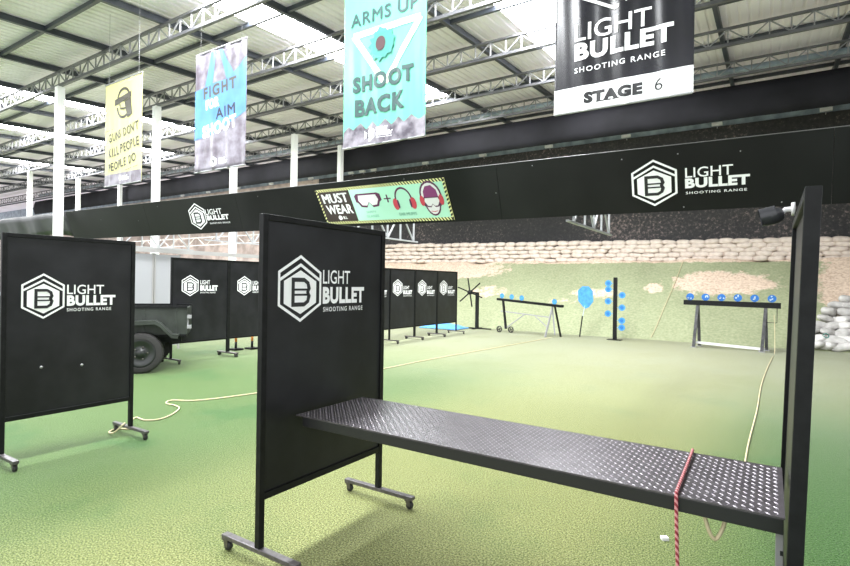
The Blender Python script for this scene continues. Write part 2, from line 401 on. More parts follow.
# roof trusses along X
TY = [6.75, 9.35, 11.95, 14.55, 17.15]
tlab = ['light steel lattice roof truss nearest the viewer, resting on the tallest white column',
        'second lattice roof truss from the front, crossing above the first long skylights',
        'third lattice roof truss from the front, behind the blue banner top',
        'fourth lattice roof truss from the front, meeting the column right of the blue banner',
        'farthest lattice roof truss, running just over the top of the dark hanging curtain']
troot = None
for k, y in enumerate(TY):
    if troot is None:
        t = empty('roof_truss', (0, y, rz(y, 5.0)), tlab[0], 'roof truss', 'lattice roof trusses')
        b = MB(); b.box((X0, -.04, 0), (X1-.25, .04, .07)); b.build('bottom_chord', M['truss'], t)
        b = MB(); b.box((X0, -.04, .40), (X1-.25, .04, .45)); b.build('top_chord', M['truss'], t)
        b = MB(); x = X0; j = 0; st = .42
        while x < X1-.7:
            b.bar((x, 0, .05), (x, 0, .41), .028, .028)
            if j % 2: b.bar((x, 0, .06), (x+st, 0, .41), .026, .026)
            else: b.bar((x, 0, .41), (x+st, 0, .06), .026, .026)
            x += st; j += 1
        b.build('lattice_web', M['web'], t)
        troot = t
    else:
        t = copy_tree(troot); t.location = (0, y, rz(y, 5.0)); t['label'] = tlab[k]

# purlins along X between the trusses
pys = [-1.05, 1.55, 4.15, 5.45, 8.05, 10.65, 13.25, 15.85, 19.5]
names = ['dark steel roof purlin overhead behind the viewer', 'dark steel roof purlin overhead, second from the front', 'dark steel roof purlin crossing the top left corner', 'dark steel roof purlin in front of the nearest lattice truss',
         'dark steel purlin between the first and second lattice trusses', 'dark steel purlin between the second and third lattice trusses', 'dark steel purlin between the third and fourth lattice trusses',
         'dark steel purlin between the fourth and fifth lattice trusses', 'dark steel purlin behind the farthest lattice truss']
for y, l in zip(pys[2:], names[2:]):
    mb = MB(); mb.box((X0, -.035, 0), (X1-.25, .035, .10)); o = mb.build('roof_purlin', M['beam'], loc=(0, y, rz(y, 5.5))); T(o, l, 'roof purlin', 'dark roof purlins')
# rafters along Y
rl = {}
xs = [1.55 - 2.65*i for i in range(18)]
for k, x in enumerate(xs):
    mb = MB(); ya, yb = -2.5, 22.1
    mb.add([(-.05, ya, rz(ya,5.46)), (.05, ya, rz(ya,5.46)), (.05, yb, rz(yb,5.46)), (-.05, yb, rz(yb,5.46)),
            (-.05, ya, rz(ya,5.60)), (.05, ya, rz(ya,5.60)), (.05, yb, rz(yb,5.60)), (-.05, yb, rz(yb,5.60))], [(0,1,2,3),(4,5,6,7),(0,1,5,4),(1,2,6,5),(2,3,7,6),(3,0,4,7)])
    o = mb.build('roof_beam', M['beam'], loc=(x, 0, 0))
    where = ['beyond the near right post', 'passing above the far right plate rack', 'just right of the black stage banner', 'between the mint and the black banners', 'left of the black banner, beside the second skylight',
             'right of the mint banner', 'left edge of the mint banner', 'between the blue and mint banners', 'above the blue banner', 'above the gap right of the yellow banner', 'above the yellow banner', 'above the tallest white column'][k] if k < 12 else 'far left of the hall'
    T(o, ('dark steel roof beam running away from the viewer, ' + where), 'roof beam', 'dark roof beams running to the back')

# columns
cols = [(-16.80, 6.75, 'tallest white square column at left, standing in front of the black baffle'),
        (-16.45, 9.35, 'white square column between the yellow and blue banners, passing behind the black baffle'),
        (-16.05, 11.95, 'white square column directly below the blue banner'),
        (-15.78, 14.55, 'white square column standing clear between the blue and mint banners'),
        (-15.72, 17.15, 'white square column topped by the lower left corner of the mint banner'),
        (-33.1, 11.95, 'small distant white column at the far left edge of the hall'),
        (-33.7, 14.55, 'small distant white column just right of the tall near column'),
        (-33.9, 17.0, 'small distant white column directly below the yellow banner')]
for x, y, l in cols:
    w = .095; mb = MB(); mb.box((-w, -w, 0), (w, w, rz(y, 4.99))); mb.box((-w*1.5, -w*1.5, 0), (w*1.5, w*1.5, .03)) 
    o = mb.build('support_column', M['column'], loc=(x, y, 0)); T(o, l, 'column', 'white columns holding the roof')

# hanging dark curtain at the back and its gutter
mb = MB(); n = 500; xa, xb = -47.5, 7.6; V = []; F_ = []
for i in range(n+1):
    x = xa + (xb-xa)*i/n; a = .012*sin(x*2.1) + .006*sin(x*5.7+1)
    for z, dy in ((6.44, .06), (6.65, .0), (6.9, -.05), (7.2, .0), (7.42, .08)):
        V.append((x, 17.42 + dy + a*(1 if z < 7.3 else .3), z))
for i in range(n):
    for j in range(4): F_.append((i*5+j, (i+1)*5+j, (i+1)*5+j+1, i*5+j+1))
mb.add(V, F_, 0, True); o = mb.build('hanging_curtain', M['curtain'], fix=False); T(o, 'long dark curtain hung below the farthest roof truss across the hall', 'curtain')
o.modifiers.new('s', 'SOLIDIFY').thickness = .01
mb = MB(); mb.tube([(-47, 17.6, rz(17.25, 5.33)), (7.6, 17.6, rz(17.25, 5.33))], .085, 10)
o = mb.build('gutter_pipe', M['slit']); T(o, 'blue grey pipe running along the top of the farthest roof truss', 'pipe')

# floodlights along the top of the back wall
for x in (1.5, -1.7, -4.9, -8.1, -11.3, -14.5, -17.8, -18.6, -19.4, -22.5, -25.9, -29.1, -32.3, -35.3):
    t = empty('floodlight', (x, 22.2, 7.5), 'small white floodlight bracketed on the top edge of the back wall', 'floodlight', 'white floodlights along the back wall')
    mb = MB(); mb.box((-.17, -.22, .06), (.17, -.10, .17)); mb.build('housing', M['lamp'], t)
    mb = MB(); mb.bar((0, -.16, .10), (0, 0, .0), .03, .03); mb.build('bracket', M['grey'], t)

# ------------------------------------------------------------------ black baffle
nn = hypot(.25, .77); EV = Vector((0, -.25/nn, .77/nn)); EX = Vector((1, 0, -.0105)); FO = Vector((0, 7.2, 2.54)); FN = Vector((0, -.77/nn, -.25/nn))
def fas(u, v, n): return FO + EX*u + EV*v + FN*n
t = empty('overhead_baffle', (0, 7.2, 2.54), 'long black overhead baffle board spanning the range, carrying white lettering and the warning sign', 'baffle')
def rel(fr, o): return lambda u, v, n: fr(u, v, n) - Vector(o)
fr = rel(fas, (0, 7.2, 2.54))
edges_ = [7.7, 3.0, .55, -3.35, -6.0, -9.3, -12.8, -16.85]
mb = MB()
for a, b_ in zip(edges_, edges_[1:]):
    a -= .006
    V = [fr(a, 0, 0), fr(b_, 0, 0), fr(b_, .805, 0), fr(a, .805, 0), fr(a, 0, -.03), fr(b_, 0, -.03), fr(b_, .805, -.03), fr(a, .805, -.03)]
    mb.add(V, [(0,1,2,3),(4,5,6,7),(0,1,5,4),(1,2,6,5),(2,3,7,6),(3,0,4,7)])
mb.build('panel', M['fascia'], t)
mb = MB(); mb.bar(fr(7.7, .809, -.015), fr(-16.8, .809, -.015), .034, .007, up=tuple(EV)); mb.build('top_trim', M['trim'], t)
mb = MB()
full_logo(mb, (-1.495, .08, -.965, .66), (-.876, .403, -.374, .523), (-.88, .275, -.206, .395), (-.873, .205, -.235, .235), fr)
mb.build('logo', [M['white'], M['black']], t)
mb = MB()
full_logo(mb, (-11.03, .09, -10.45, .69), (-10.43, .41, -9.86, .53), (-10.42, .285, -9.66, .395), (-10.36, .20, -9.66, .235), fr)
mb.build('logo', [M['white'], M['black']], t)
for u, v in ((-1.6,.7),(-.95,.7),(-.3,.66),(.1,.05),(-.9,.05),(-2.8,.74),(-5.,.74),(-3.4,.4),(-8.6,.7),(-12.2,.7),(-13.2,.4),(-15,.5)):
    mb = MB(); poly(mb, ell(u, v, .008, .008, 8), fr, 0, .004); mb.build('screw', M['grey'], t)
# lighter slack baffle left of the tall column
mb = MB(); V = []; F_ = []; n = 60
for i in range(n+1):
    x = -16.95 - 14*i/n; w = .05*sin(x*4)+.03*sin(x*9)
    lo = 2.85 + .04*sin(x*2) + (.05*min(1, i/8)); hi = 3.50 + .002*i
    for j in range(5): V.append((x, 7.2 - .05*j + w*(1-j/5), lo + (hi-lo)*j/4))
for i in range(n):
    for j in range(4): F_.append((i*5+j, (i+1)*5+j, (i+1)*5+j+1, i*5+j+1))
mb.add(V, F_, 0, True); o = mb.build('slack_baffle', M['fascia2'], fix=False); T(o, 'greyer wrinkled overhead baffle left of the tall near white column', 'baffle')
o.modifiers.new('s', 'SOLIDIFY').thickness = .02

# lattice brackets behind the baffle, running to the back
blabs = {1.8: 'pale lattice bracket behind the baffle beyond the near right post', -2.4: 'pale lattice bracket showing below the baffle left of the right hexagon logo', -6.6: 'pale lattice bracket showing below the warning sign',
         -10.8: 'pale lattice bracket below the left baffle logo', -15.0: 'pale lattice bracket between the tall columns at left'}
broot = None
for x, l in blabs.items():
    if broot is None:
        t = empty('baffle_bracket', (x, 7.3, 2.52), l, 'bracket', 'lattice brackets behind the baffle')
        b = MB(); b.bar((0,0,0), (0,2.45,0), .04, .03); b.bar((0,0,.62), (0,2.3,.62), .04, .03); b.build('chord', M['ptn'], t)
        b = MB()
        ys = [.3, .85, 1.35, 1.8, 2.3]
        for i, y in enumerate(ys): b.bar((0, y, 0), (0, y, .62), .03, .03)
        for i in range(4):
            a_, c_ = ys[i], ys[i+1]
            b.bar((0, a_, 0 if i % 2 == 0 else .62), (0, c_, .62 if i % 2 == 0 else 0), .028, .028)
        b.build('lattice_web', M['ptn'], t); broot = t
    else:
        t = copy_tree(broot); t.location = (x, 7.3, 2.52); t['label'] = l
# distant lattice girder seen under the baffle at left
for y, z, l in ((14.5, 3.10, 'pale lattice girder under the baffle at left, joining the white columns'),):
    t = empty('lattice_girder', (-36, y, z), l, 'girder')
    b = MB(); b.bar((0,0,0), (20,0,.10), .035, .035); b.bar((0,0,.42), (20,0,.42), .035, .035); b.build('chord', M['pgird'], t)
    b = MB(); x = 0; j = 0
    while x < 19.5: b.bar((x, 0, .02+(.10*x/20) if j % 2 else .42), (x+.5, 0, .42 if j % 2 else .02+.10*x/20), .022, .022); x += .7; j += 1
    b.build('lattice_web', M['pgird'], t)

# ------------------------------------------------------------------ warning sign
t = empty('warning_sign', tuple(fas(-5.55, .35, .03)), 'mint and brown MUST WEAR sign with striped yellow border, fixed on the baffle', 'sign')
A_, B_, C_, D_ = (-7.01, .70), (-4.25, .70), (-4.16, .03), (-6.86, .06)   # tl tr br bl
def sg(u, v, n):
    """u,v in 0..1 on the tilted sign"""
    tx = (A_[0]*(1-u)+B_[0]*u)*v + (D_[0]*(1-u)+C_[0]*u)*(1-v)
    ty = (A_[1]*(1-u)+B_[1]*u)*v + (D_[1]*(1-u)+C_[1]*u)*(1-v)
    return fas(tx, ty, .012+n) - Vector(t.location)
mb = MB(); V = [sg(0,0,0), sg(1,0,0), sg(1,1,0), sg(0,1,0), sg(0,0,-.011), sg(1,0,-.011), sg(1,1,-.011), sg(0,1,-.011)]
mb.add(V, [(0,1,2,3),(4,5,6,7),(0,1,5,4),(1,2,6,5),(2,3,7,6),(3,0,4,7)]); mb.build('board', M['signy'], t)
mb = MB(); N_ = 46
bu, bv = .016, .075
for i in range(N_):
    a = i/N_; w = .5/N_; k = .6/N_
    for v0, v1 in ((0, bv), (1-bv, 1)):
        put(mb, [(a+k, v0), (a+k+w, v0), (min(a+w,1), v1), (a, v1)], [(0,1,2,3)], sg, .003, 0)
for i in range(11):
    a = i/11; w = .5/11
    for u0, u1 in ((0, bu), (1-bu, 1)):
        put(mb, [(u0, a), (u1, min(a+.04, 1)), (u1, min(a+.04+w, 1)), (u0, a+w)], [(0,1,2,3)], sg, .003, 0)
mb.build('hazard_stripes', M['black'], t)
mb = MB(); poly(mb, [(bu, bv), (.285, bv), (.285, 1-bv), (bu, 1-bv)], sg, 0, .004); mb.build('text_field', M['signb'], t)
mb = MB(); poly(mb, [(.285, bv), (1-bu, bv), (1-bu, 1-bv), (.285, 1-bv)], sg, 0, .004); mb.build('picture_field', M['signg'], t)
mb = MB()
text_fit(mb, 'MUST', (.04, .60, .262, .87), sg, 0, .007, .03, 1.05); text_fit(mb, 'WEAR', (.045, .29, .270, .55), sg, 0, .007, .03, 1.05)
poly(mb, ell(.14, .18, .017, .065, 12), sg, 0, .007); text_fit(mb, 'B.L', (.165, .14, .20, .22), sg, 0, .007, .03)
mb.build('lettering', M['white'], t)
mb = MB()   # icons: 0 plum 1 pale 2 red 3 green caption
Q = lambda pts: [(a, b) for a, b in pts]
gog = [(.335,.80),(.50,.80),(.515,.62),(.49,.44),(.445,.42),(.42,.55),(.395,.42),(.35,.44),(.325,.62)]
poly(mb, gog, sg, 0, .007); poly(mb, [(.42+(a-.42)*.84, .62+(b-.62)*.74) for a, b in gog], sg, 1, .009)
poly(mb, [(.315,.74),(.335,.80),(.335,.55),(.318,.58)], sg, 0, .0065); poly(mb, [(.522,.76),(.50,.80),(.505,.55),(.525,.6)], sg, 0, .0065)
line(mb, [(.553,.62),(.587,.62)], .03, sg, 0, .007); 
put(mb, [(.565,.52),(.575,.52),(.575,.72),(.565,.72)], [(0,1,2,3)], sg, .007, 0)
arc = ell(.688, .58, .062, .30, 14, 0, pi); arci = ell(.688, .58, .052, .25, 14, 0, pi)
put(mb, arc+arci, [(i, i+1, 15+i+1, 15+i) for i in range(14)], sg, .007, 0)
for s in (-1, 1): poly(mb, ell(.688+s*.064, .46, .021, .15, 12), sg, 2, .008); poly(mb, ell(.688+s*.045, .46, .007, .12, 8), sg, 0, .009)
poly(mb, ell(.885, .60, .075, .37, 20), sg, 0, .007); poly(mb, ell(.885, .60, .064, .32, 20), sg, 1, .0075)
poly(mb, ell(.885, .45, .055, .33, 20), sg, 0, .008); poly(mb, ell(.885, .45, .046, .29, 20), sg, 1, .0085)
poly(mb, [(.835,.55),(.935,.55),(.93,.74),(.90,.86),(.86,.84),(.84,.72)], sg, 4, .009)
g2 = [(.832,.58),(.938,.58),(.945,.48),(.925,.34),(.90,.33),(.885,.40),(.87,.33),(.845,.34),(.825,.48)]
poly(mb, g2, sg, 0, .0095); poly(mb, [(.885+(a-.885)*.86, .47+(b-.47)*.78) for a, b in g2], sg, 1, .0105)
for s in (-1, 1): poly(mb, ell(.885+s*.066, .5, .016, .13, 12), sg, 2, .011)
line(mb, [(.865,.24),(.885,.22),(.905,.24)], .012, sg, 2, .0105)
text_fit(mb, 'SAFETY', (.375, .27, .455, .33), sg, 3, .007, .02); text_fit(mb, 'GLASSES', (.365, .15, .465, .22), sg, 3, .007, .02)
text_fit(mb, 'EAR MUFFS', (.625, .16, .755, .24), sg, 3, .007, .02)
M['purple'] = mat('purple_hair_ink', (.22,.035,.15), .45)
mb.build('icons', [M['plum'], M['skin'], M['redink'], M['gtext'], M['purple']], t)

# ------------------------------------------------------------------ mobile partition screens
def caster(foot, x, z=0):
    c = MB(); c.box((x-.022, -.022, .058), (x+.022, .022, .068)); 
    for s in (-1, 1): c.add([(x-.02, s*.018, .062), (x+.02, s*.018, .062), (x+.022, s*.018, .022), (x-.002, s*.018, .022), (x-.02, s*.015, .062), (x+.02, s*.015, .062), (x+.022, s*.015, .022), (x-.002, s*.015, .022)],
                                [(0,1,2,3),(4,5,6,7),(0,1,5,4),(1,2,6,5),(2,3,7,6),(3,0,4,7)])
    c.lathe([(.004,-.014),(.024,-.014),(.027,-.009),(.027,.009),(.024,.014),(.004,.014)], (x+.010, 0, .027), 'y', 16, 1)
    return c.build('caster', [M['caster'], M['wheelb']], foot)

def partition(name, loc, width, label, group, logo=None, ry=0, rzz=0, hs=1.0, fr_m='frame', bd_m='board', pw=.019):
    """stands in the local YZ plane, from y=0 (near post) to y=width; logo on +X side"""
    t = empty(name, loc, label, 'partition screen', group, rz=rzz, ry=ry)
    w = pw; top = 1.99*hs
    for y in (0, width):
        b = MB(); b.box((-w, y-w, .088), (w, y+w, top)); b.build('post', M[fr_m], t, bevel=.003)
        f = MB(); f.box((-.315, -.022, .066), (.315, .022, .092)); fo = f.build('foot', M['foot'], t, loc=(0, y, 0), bevel=.003)
        caster(fo, -.285); caster(fo, .275)
    b = MB(); b.box((-w, w, top-.036), (w, width-w, top)); b.build('top_rail', M[fr_m], t, bevel=.003)
    b = MB(); b.box((-w, w, .36), (w, width-w, .40)); b.build('bottom_rail', M[fr_m], t, bevel=.003)
    b = MB(); b.box((-.006, w, .395), (.006, width-w, top-.03)); b.build('board', M[bd_m], t)
    if logo:
        d = .0065
        fr = lambda u, v, n: Vector((d+n*.6, u, v))
        b = MB(); full_logo(b, logo[0], logo[1], logo[2], logo[3], fr); b.build('logo', [M['white'], M['black']], t)
    return t

# centre screen: local y = world Y - 2.01
G1 = 'wheeled black screens between shooting bays'
t = partition('partition_screen', (-2.412, 2.005, 0), 1.09, 'large black wheeled screen in the centre, joined to the bench', G1,
          ((.10, 1.36, .455, 1.77), (.47, 1.595, .73, 1.685), (.47, 1.465, .88, 1.575), (.475, 1.415, .865, 1.445)))
t = partition('partition_screen', (-5.49, 1.80, 0), 1.09, 'black wheeled screen at the left edge, tan rope tied round its foot', G1,
          ((.125, 1.235, .465, 1.645), (.485, 1.455, .81, 1.545), (.485, 1.345, .92, 1.445), (.485, 1.295, .88, 1.325)))
b = MB()
for y, z in ((.285, .80), (.62, .78)): b.lathe([(.0001,0),(.013,.001),(.013,.004),(.001,.008)], (.007, y, z), 'x', 10)
b.build('screw_cap', M['grey'], t)
t = partition('partition_screen', (.060, 2.12, 0), 1.09, 'black wheeled screen seen edge on at the right, small camera fixed near its top', G1, None, ry=radians(1.6), hs=.976, pw=.023)

# back row A (left) and row B (far)
G2 = 'row of distant black screens left of the centre screen'
def rowlogo(s=0): return ((.30+s, 1.28, .66+s, 1.70), (.70+s, 1.515, .92+s, 1.60), (.70+s, 1.385, 1.10+s, 1.495), (.70+s, 1.335, 1.05+s, 1.365))
ra = partition('partition_screen', (-9.6, 5.80, 0), 1.25, 'distant black screen with white lettering just right of the trailer', G2, rowlogo(-.1), hs=1.02)
rb = partition('partition_screen', (-9.62, 7.10, 0), 1.25, 'distant black screen partly hidden by the left edge of the centre screen', G2, rowlogo(-.1), hs=1.02)
G3 = 'row of distant black screens right of the centre screen'
lg = ((.12, 1.24, .55, 1.70), (.60, 1.43, .88, 1.52), (.60, 1.29, 1.02, 1.40), (.60, 1.23, 1.0, 1.26))
for y, l in ((10.05, 'farthest left of the far black screens, nearly all hidden behind the centre screen'), (11.22, 'second of the far black screens, its white hexagon right beside the centre screen'),
             (12.42, 'third of the far black screens, between its two lettered neighbours'), (13.62, 'end screen of the far row, nearest the spinning star target')):
    partition('partition_screen', (-8.45, y, 0), 1.16, l, G3, lg)

# pale grey panels behind the trailer with the long rail
G4 = 'pale grey wall panels behind the trailer'
for y, wd, l in ((4.9, 1.6, 'pale grey upright wall panel left half behind the trailer'), (6.52, .62, 'narrow pale grey upright wall panel beside the first distant black screen')):
    t = empty('wall_panel', (-11.5, y, 0), l, 'wall panel', G4)
    b = MB(); b.box((-.02, .02, .10), (.02, wd-.02, 2.16)); b.build('sheet', M['ptn'], t)
    b = MB(); b.box((-.03, 0, 0), (.03, .03, 2.18)); b.box((-.03, wd-.03, 0), (.03, wd, 2.18)); b.build('edge_frame', M['alu'], t)
t = empty('guide_rail', (-11.45, 4.85, 0), 'long grey rail at head height behind the black screens, above the trailer', 'rail')
b = MB(); b.box((-.03, 0, 2.20), (.03, 5.2, 2.29)); b.build('rail', M['alu'], t)
b = MB(); b.box((-.03, 5.12, 0), (.03, 5.18, 2.2)); b.build('post', M['alu'], t)
# striped barrier posts under the second black screen
for p, l in (((-10.28, 7.79), 'orange and black banded post under the second distant screen, left one'), ((-10.15, 8.14), 'orange and black banded post under the second distant screen, right one')):
    t = empty('barrier_post', (p[0], p[1], 0), l, 'barrier post', 'banded posts below the black screen')
    b = MB(); b.box((-.12, -.12, 0), (.12, .12, .04)); b.build('base', M['frame'], t)
    b = MB()
    for k in range(6): b.lathe([(.028, .04+.15*k), (.028, .19+.15*k)], (0,0,0), 'z', 12, k % 2)
    b.build('pole', [M['frame'], M['orange']], t)

# ------------------------------------------------------------------ bench
t = empty('tread_plate_bench', (-2.36, 2.22, 0), 'long black tread plate bench bridging the centre screen and the right screen', 'bench')
L_ = 2.415; W_ = .62; zt = .812
b = MB(); b.box((0, 0, zt-.006), (L_, W_, zt)); b.build('tread_plate', M['plate'], t)
b = MB(); g_ = .025
for i in range(int(L_/g_)):
    for j in range(int(W_/g_)):
        cx = .014+i*g_; cy = .014+j*g_; ev_ = (i+j) % 2 == 0
        a = radians(-45 if ev_ else 45); l, w2, h = (.0125, .0036, .003) if ev_ else (.0060, .0026, .0022)
        ca, sa = cos(a), sin(a)
        pts = [(-l,0,0),(0,-w2,0),(l,0,0),(0,w2,0),(-l*.5,0,h),(l*.5,0,h)]
        if cx+l > L_ or cy+l > W_ or cx < l or cy < l*.8: continue
        b.add([(cx+x*ca-y*sa, cy+x*sa+y*ca, zt+z) for x, y, z in pts], [(0,1,5,4),(1,2,5),(2,3,5),(3,0,4,5)])
b.build('tread_pattern', M['lug'], t)
b = MB(); b.box((.05, .004, zt-.062), (L_-.004, .042, zt-.007)); b.build('front_rail', M['rail'], t, bevel=.003)
b = MB(); b.box((.05, W_-.042, zt-.062), (L_-.004, W_-.004, zt-.007)); b.build('back_rail', M['rail'], t, bevel=.003)
b = MB()
for x in (.06, .8, 1.6, 2.33): b.box((x, .043, zt-.05), (x+.035, W_-.043, zt-.008))
b.build('cross_bar', M['rail'], t)
b = MB(); b.box((2.388, .05, .0), (2.412, .085, .750)); 
b.build('leg', M['grey'], t, bevel=.002)['label'] = 'light grey steel leg with dark bolt holes'
b = MB()
for z in (.66, .58, .50): b.box((2.402, .046, z), (2.411, .0495, z+.016))
b.build('bolt', M['black'], t)

# red rope over the bench
def sm(pts, k=6):
    """Catmull-Rom"""
    P = [Vector(p) for p in pts]; P = [P[0]*2-P[1]] + P + [P[-1]*2-P[-2]]; out = []
    for i in range(1, len(P)-2):
        for j in range(k):
            s = j/k; a, b, c, d = P[i-1], P[i], P[i+1], P[i+2]
            out.append(.5*((2*b) + (c-a)*s + (2*a-5*b+4*c-d)*s*s + (3*b-a-3*c+d)*s**3))
    out.append(P[-2]); return out
b = MB(); b.tube(sm([(-.31,2.858,.60),(-.305,2.856,.72),(-.305,2.85,.808),(-.30,2.825,.824),(-.295,2.55,.8235),(-.29,2.25,.8235),(-.288,2.212,.817),(-.287,2.207,.78),(-.283,2.202,.65),(-.27,2.19,.35),(-.26,2.18,.1),(-.26,2.16,.012),(-.30,2.05,.010)]), .0066, 8)
o = b.build('red_rope', M['redrope']); T(o, 'red and white braided rope draped over the tread plate bench, hanging down its front', 'rope')
# pull rope from the right rack to the bench
b = MB(); b.tube(sm([(.10,15.75,.95),(.115,15.78,.55),(.12,15.6,.03),(.06,14.4,.012),(-.03,12.37,.012),(-.10,10.2,.012),(-.12,8.23,.012),(-.16,6.56,.012),(-.17,5.71,.012),(-.165,4.9,.06),(-.15,4.0,.30),(-.135,3.1,.60),(-.13,2.65,.735),(-.13,2.36,.735),(-.138,2.31,.695),(-.16,2.30,.650),(-.18,2.29,.67),(-.20,2.28,.74),(-.202,2.275,.748)]), [.008]*0 or .0075, 8)
o = b.build('pull_rope', M['rope_y']); T(o, 'thin tan rope running from the right plate rack to a loop under the bench', 'rope')
# long rope on the floor left
b = MB(); b.tube(sm([(-5.62,2.90,.10),(-5.52,2.82,.105),(-5.60,2.78,.03),(-5.73,2.80,.010),(-5.80,2.90,.010),(-5.68,3.0,.010),(-5.9,3.10,.010),(-6.1,3.27,.010),(-5.9,3.27,.010),(-5.81,3.39,.010),(-5.91,3.6,.010),(-6.12,3.82,.010),(-6.31,3.87,.010),(-6.49,3.87,.010),(-6.59,4.01,.010),(-6.31,4.23,.010),(-6.09,4.95,.010),(-6.02,5.73,.010),(-5.97,7.81,.010),(-5.92,9.69,.010),(-5.6,14.34,.010),(-5.55,15.6,.010)]), .009, 6)
o = b.build('floor_rope', M['rope_y']); T(o, 'long tan rope on the turf winding from the left screen toward the left plate rack', 'rope')
b = MB(); b.box((-.022,-.018,0), (.022,.018,.022)); o = b.build('paper_scrap', M['whitep'], loc=(-.54,3.65,0), bevel=.004); o.rotation_euler.z = .6; T(o, 'tiny white scrap lying on the turf behind the bench', 'scrap')

# ------------------------------------------------------------------ security camera
t = empty('security_camera', (.076, 2.42, 1.90), 'small dark bullet security camera on a white bracket near the top of the right screen', 'camera')
b = MB(); b.lathe([(.001,-.012),(.024,-.012),(.026,0),(.001,0)], (0,0,.01), 'x', 16); b.tube([(-.008,0,.01),(-.03,-.005,.008),(-.042,-.008,-.004)], .010, 10); b.build('bracket', M['whitep'], t)
def camp(s): return Vector((-.035,-.008,-.006)) + Vector((-.95,-.05,-.22))*s
b = MB(); b.tube([camp(0), camp(.004), camp(.02), camp(.040), camp(.062), camp(.070)], [.010,.022,.031,.033,.032,.031], 18); b.build('housing', M['cam'], t)
b = MB(); b.tube([camp(.0705), camp(.073)], [.0265,.0265], 18); b.build('lens', M['glassd'], t)
b = MB(); b.tube([camp(.025)+Vector((0,0,.004)), camp(.080)+Vector((0,0,.004))], [.0335,.0335], 18, caps=False); b.build('sun_hood', M['cam'], t)

# ------------------------------------------------------------------ banners
BY = 6.0
def wave(x, z, amp, ph): return amp*(sin(x*13+ph+z*.6)+.6*sin(x*29+ph*2+z*1.1)) * (.55+.45*sin(z*1.3+ph))
def banner(name, x0, label, base_m, amp=.012, ph=0.0, z0=3.62, h=2.3, w=1.5, yoff=0):
    t = empty(name, (x0, BY+yoff, z0), label, 'banner', 'printed banners hung from the roof')
    ny, nx = 24, 60
    V = []; F_ = []
    for j in range(ny+1):
        for i in range(nx+1):
            u, v = w*i/nx, h*j/ny; V.append((u, wave(u, v, amp, ph), v))
    for j in range(ny):
        for i in range(nx): F_.append((j*(nx+1)+i, j*(nx+1)+i+1, (j+1)*(nx+1)+i+1, (j+1)*(nx+1)+i))
    b = MB(); b.add(V, F_, 0, True); o = b.build('cloth', M[base_m], t, fix=False); o.modifiers.new('s', 'SOLIDIFY').thickness = .003
    b = MB(); b.tube([(0, 0, h), (w, 0, h)], .016, 8); b.build('top_rod', M['grey'], t)
    b = MB(); b.tube([(.01, 0, .004), (w-.01, 0, .004)], .014, 8); b.build('bottom_rod', M['ptn'], t)
    zr = rz(BY+.75, 5.0) - z0
    for u in (.15, w-.15):
        b = MB(); b.tube([(u, 0, h), (u, 0, rz(BY, 5.62) - z0)], .003, 5); b.build('hanging_wire', M['grey'], t)
    def fr(u, v, n): return Vector((u, wave(u, v, amp, ph) - .006 - n, v))
    return t, fr

def sheet(b, pts, fr, m, n):
    """polygon patch on a wavy banner: clip to a fine grid of strips"""
    vs = [p[1] for p in pts]; us = [p[0] for p in pts]; lo, hi = min(us), max(us); k = max(2, int((hi-lo)/.025))
    def span(u):
        ys = []
        for (a, c), (d, e) in zip(pts, pts[1:]+pts[:1]):
            if (a <= u < d) or (d <= u < a): ys.append(c+(e-c)*(u-a)/(d-a))
        return (min(ys), max(ys)) if len(ys) > 1 else None
    prev = None
    for i in range(k+1):
        u = lo+(hi-lo)*min(max(i/k, 1e-4), 1-1e-4); s_ = span(u)
        if s_ and prev:
            nv = max(1, int(max(s_[1]-s_[0], prev[2]-prev[1])/.1)); col = []
            for q in range(nv+1):
                col += [fr(prev[0], prev[1]+(prev[2]-prev[1])*q/nv, n), fr(u, s_[0]+(s_[1]-s_[0])*q/nv, n)]
            b.add(col, [(2*q, 2*q+1, 2*q+3, 2*q+2) for q in range(nv)], m, True)
        if s_: prev = (u, s_[0], s_[1])

# black stage banner: local u = X + 2.15
t, fr = banner('hanging_banner', -2.15, 'glossy black banner with white hexagon logo and a STAGE 6 strip along the bottom', 'stage', .007, .4, z0=3.60, w=1.47)
b = MB()
hex_logo(b, .68, 1.47, .82, fr, 0, 1, .002)
text_fit(b, 'LIGHT', (.24, .80, 1.06, 1.00), fr, 0, .003, .008, dense=.12); text_fit(b, 'BULLET', (.24, .575, 1.28, .775), fr, 0, .003, .045, 1.1, dense=.12); text_fit(b, 'SHOOTING RANGE', (.24, .44, 1.20, .50), fr, 0, .002, .012, 1.25)
b.build('logo', [M['white'], M['stage']], t)
b = MB(); sheet(b, [(.0,.0),(1.47,.0),(1.47,.285),(.0,.285)], fr, 0, .001); b.build('white_strip', M['white'], t)
def word(t, s_, box, fr, m, weight=.03, spacing=1.1, rot=0, n=.003, name='lettering'):
    b = MB(); text_fit(b, s_, box, fr, 0, n, weight, spacing, rot, dense=.12); b.build(name, M[m], t)
b = MB(); text_fit(b, 'STAGE', (.35, .075, .98, .205), fr, 0, .003, .07, 1.12, dense=.12)
for a, c in ((.49,.57),(.59,.645),(.67,.735)): line(b, [(a, .081), (c, .081)], .014, fr, 0, .003)
b.build('lettering', M['black'], t)
word(t, '6', (1.10, .085, 1.18, .215), fr, 'black', 0)

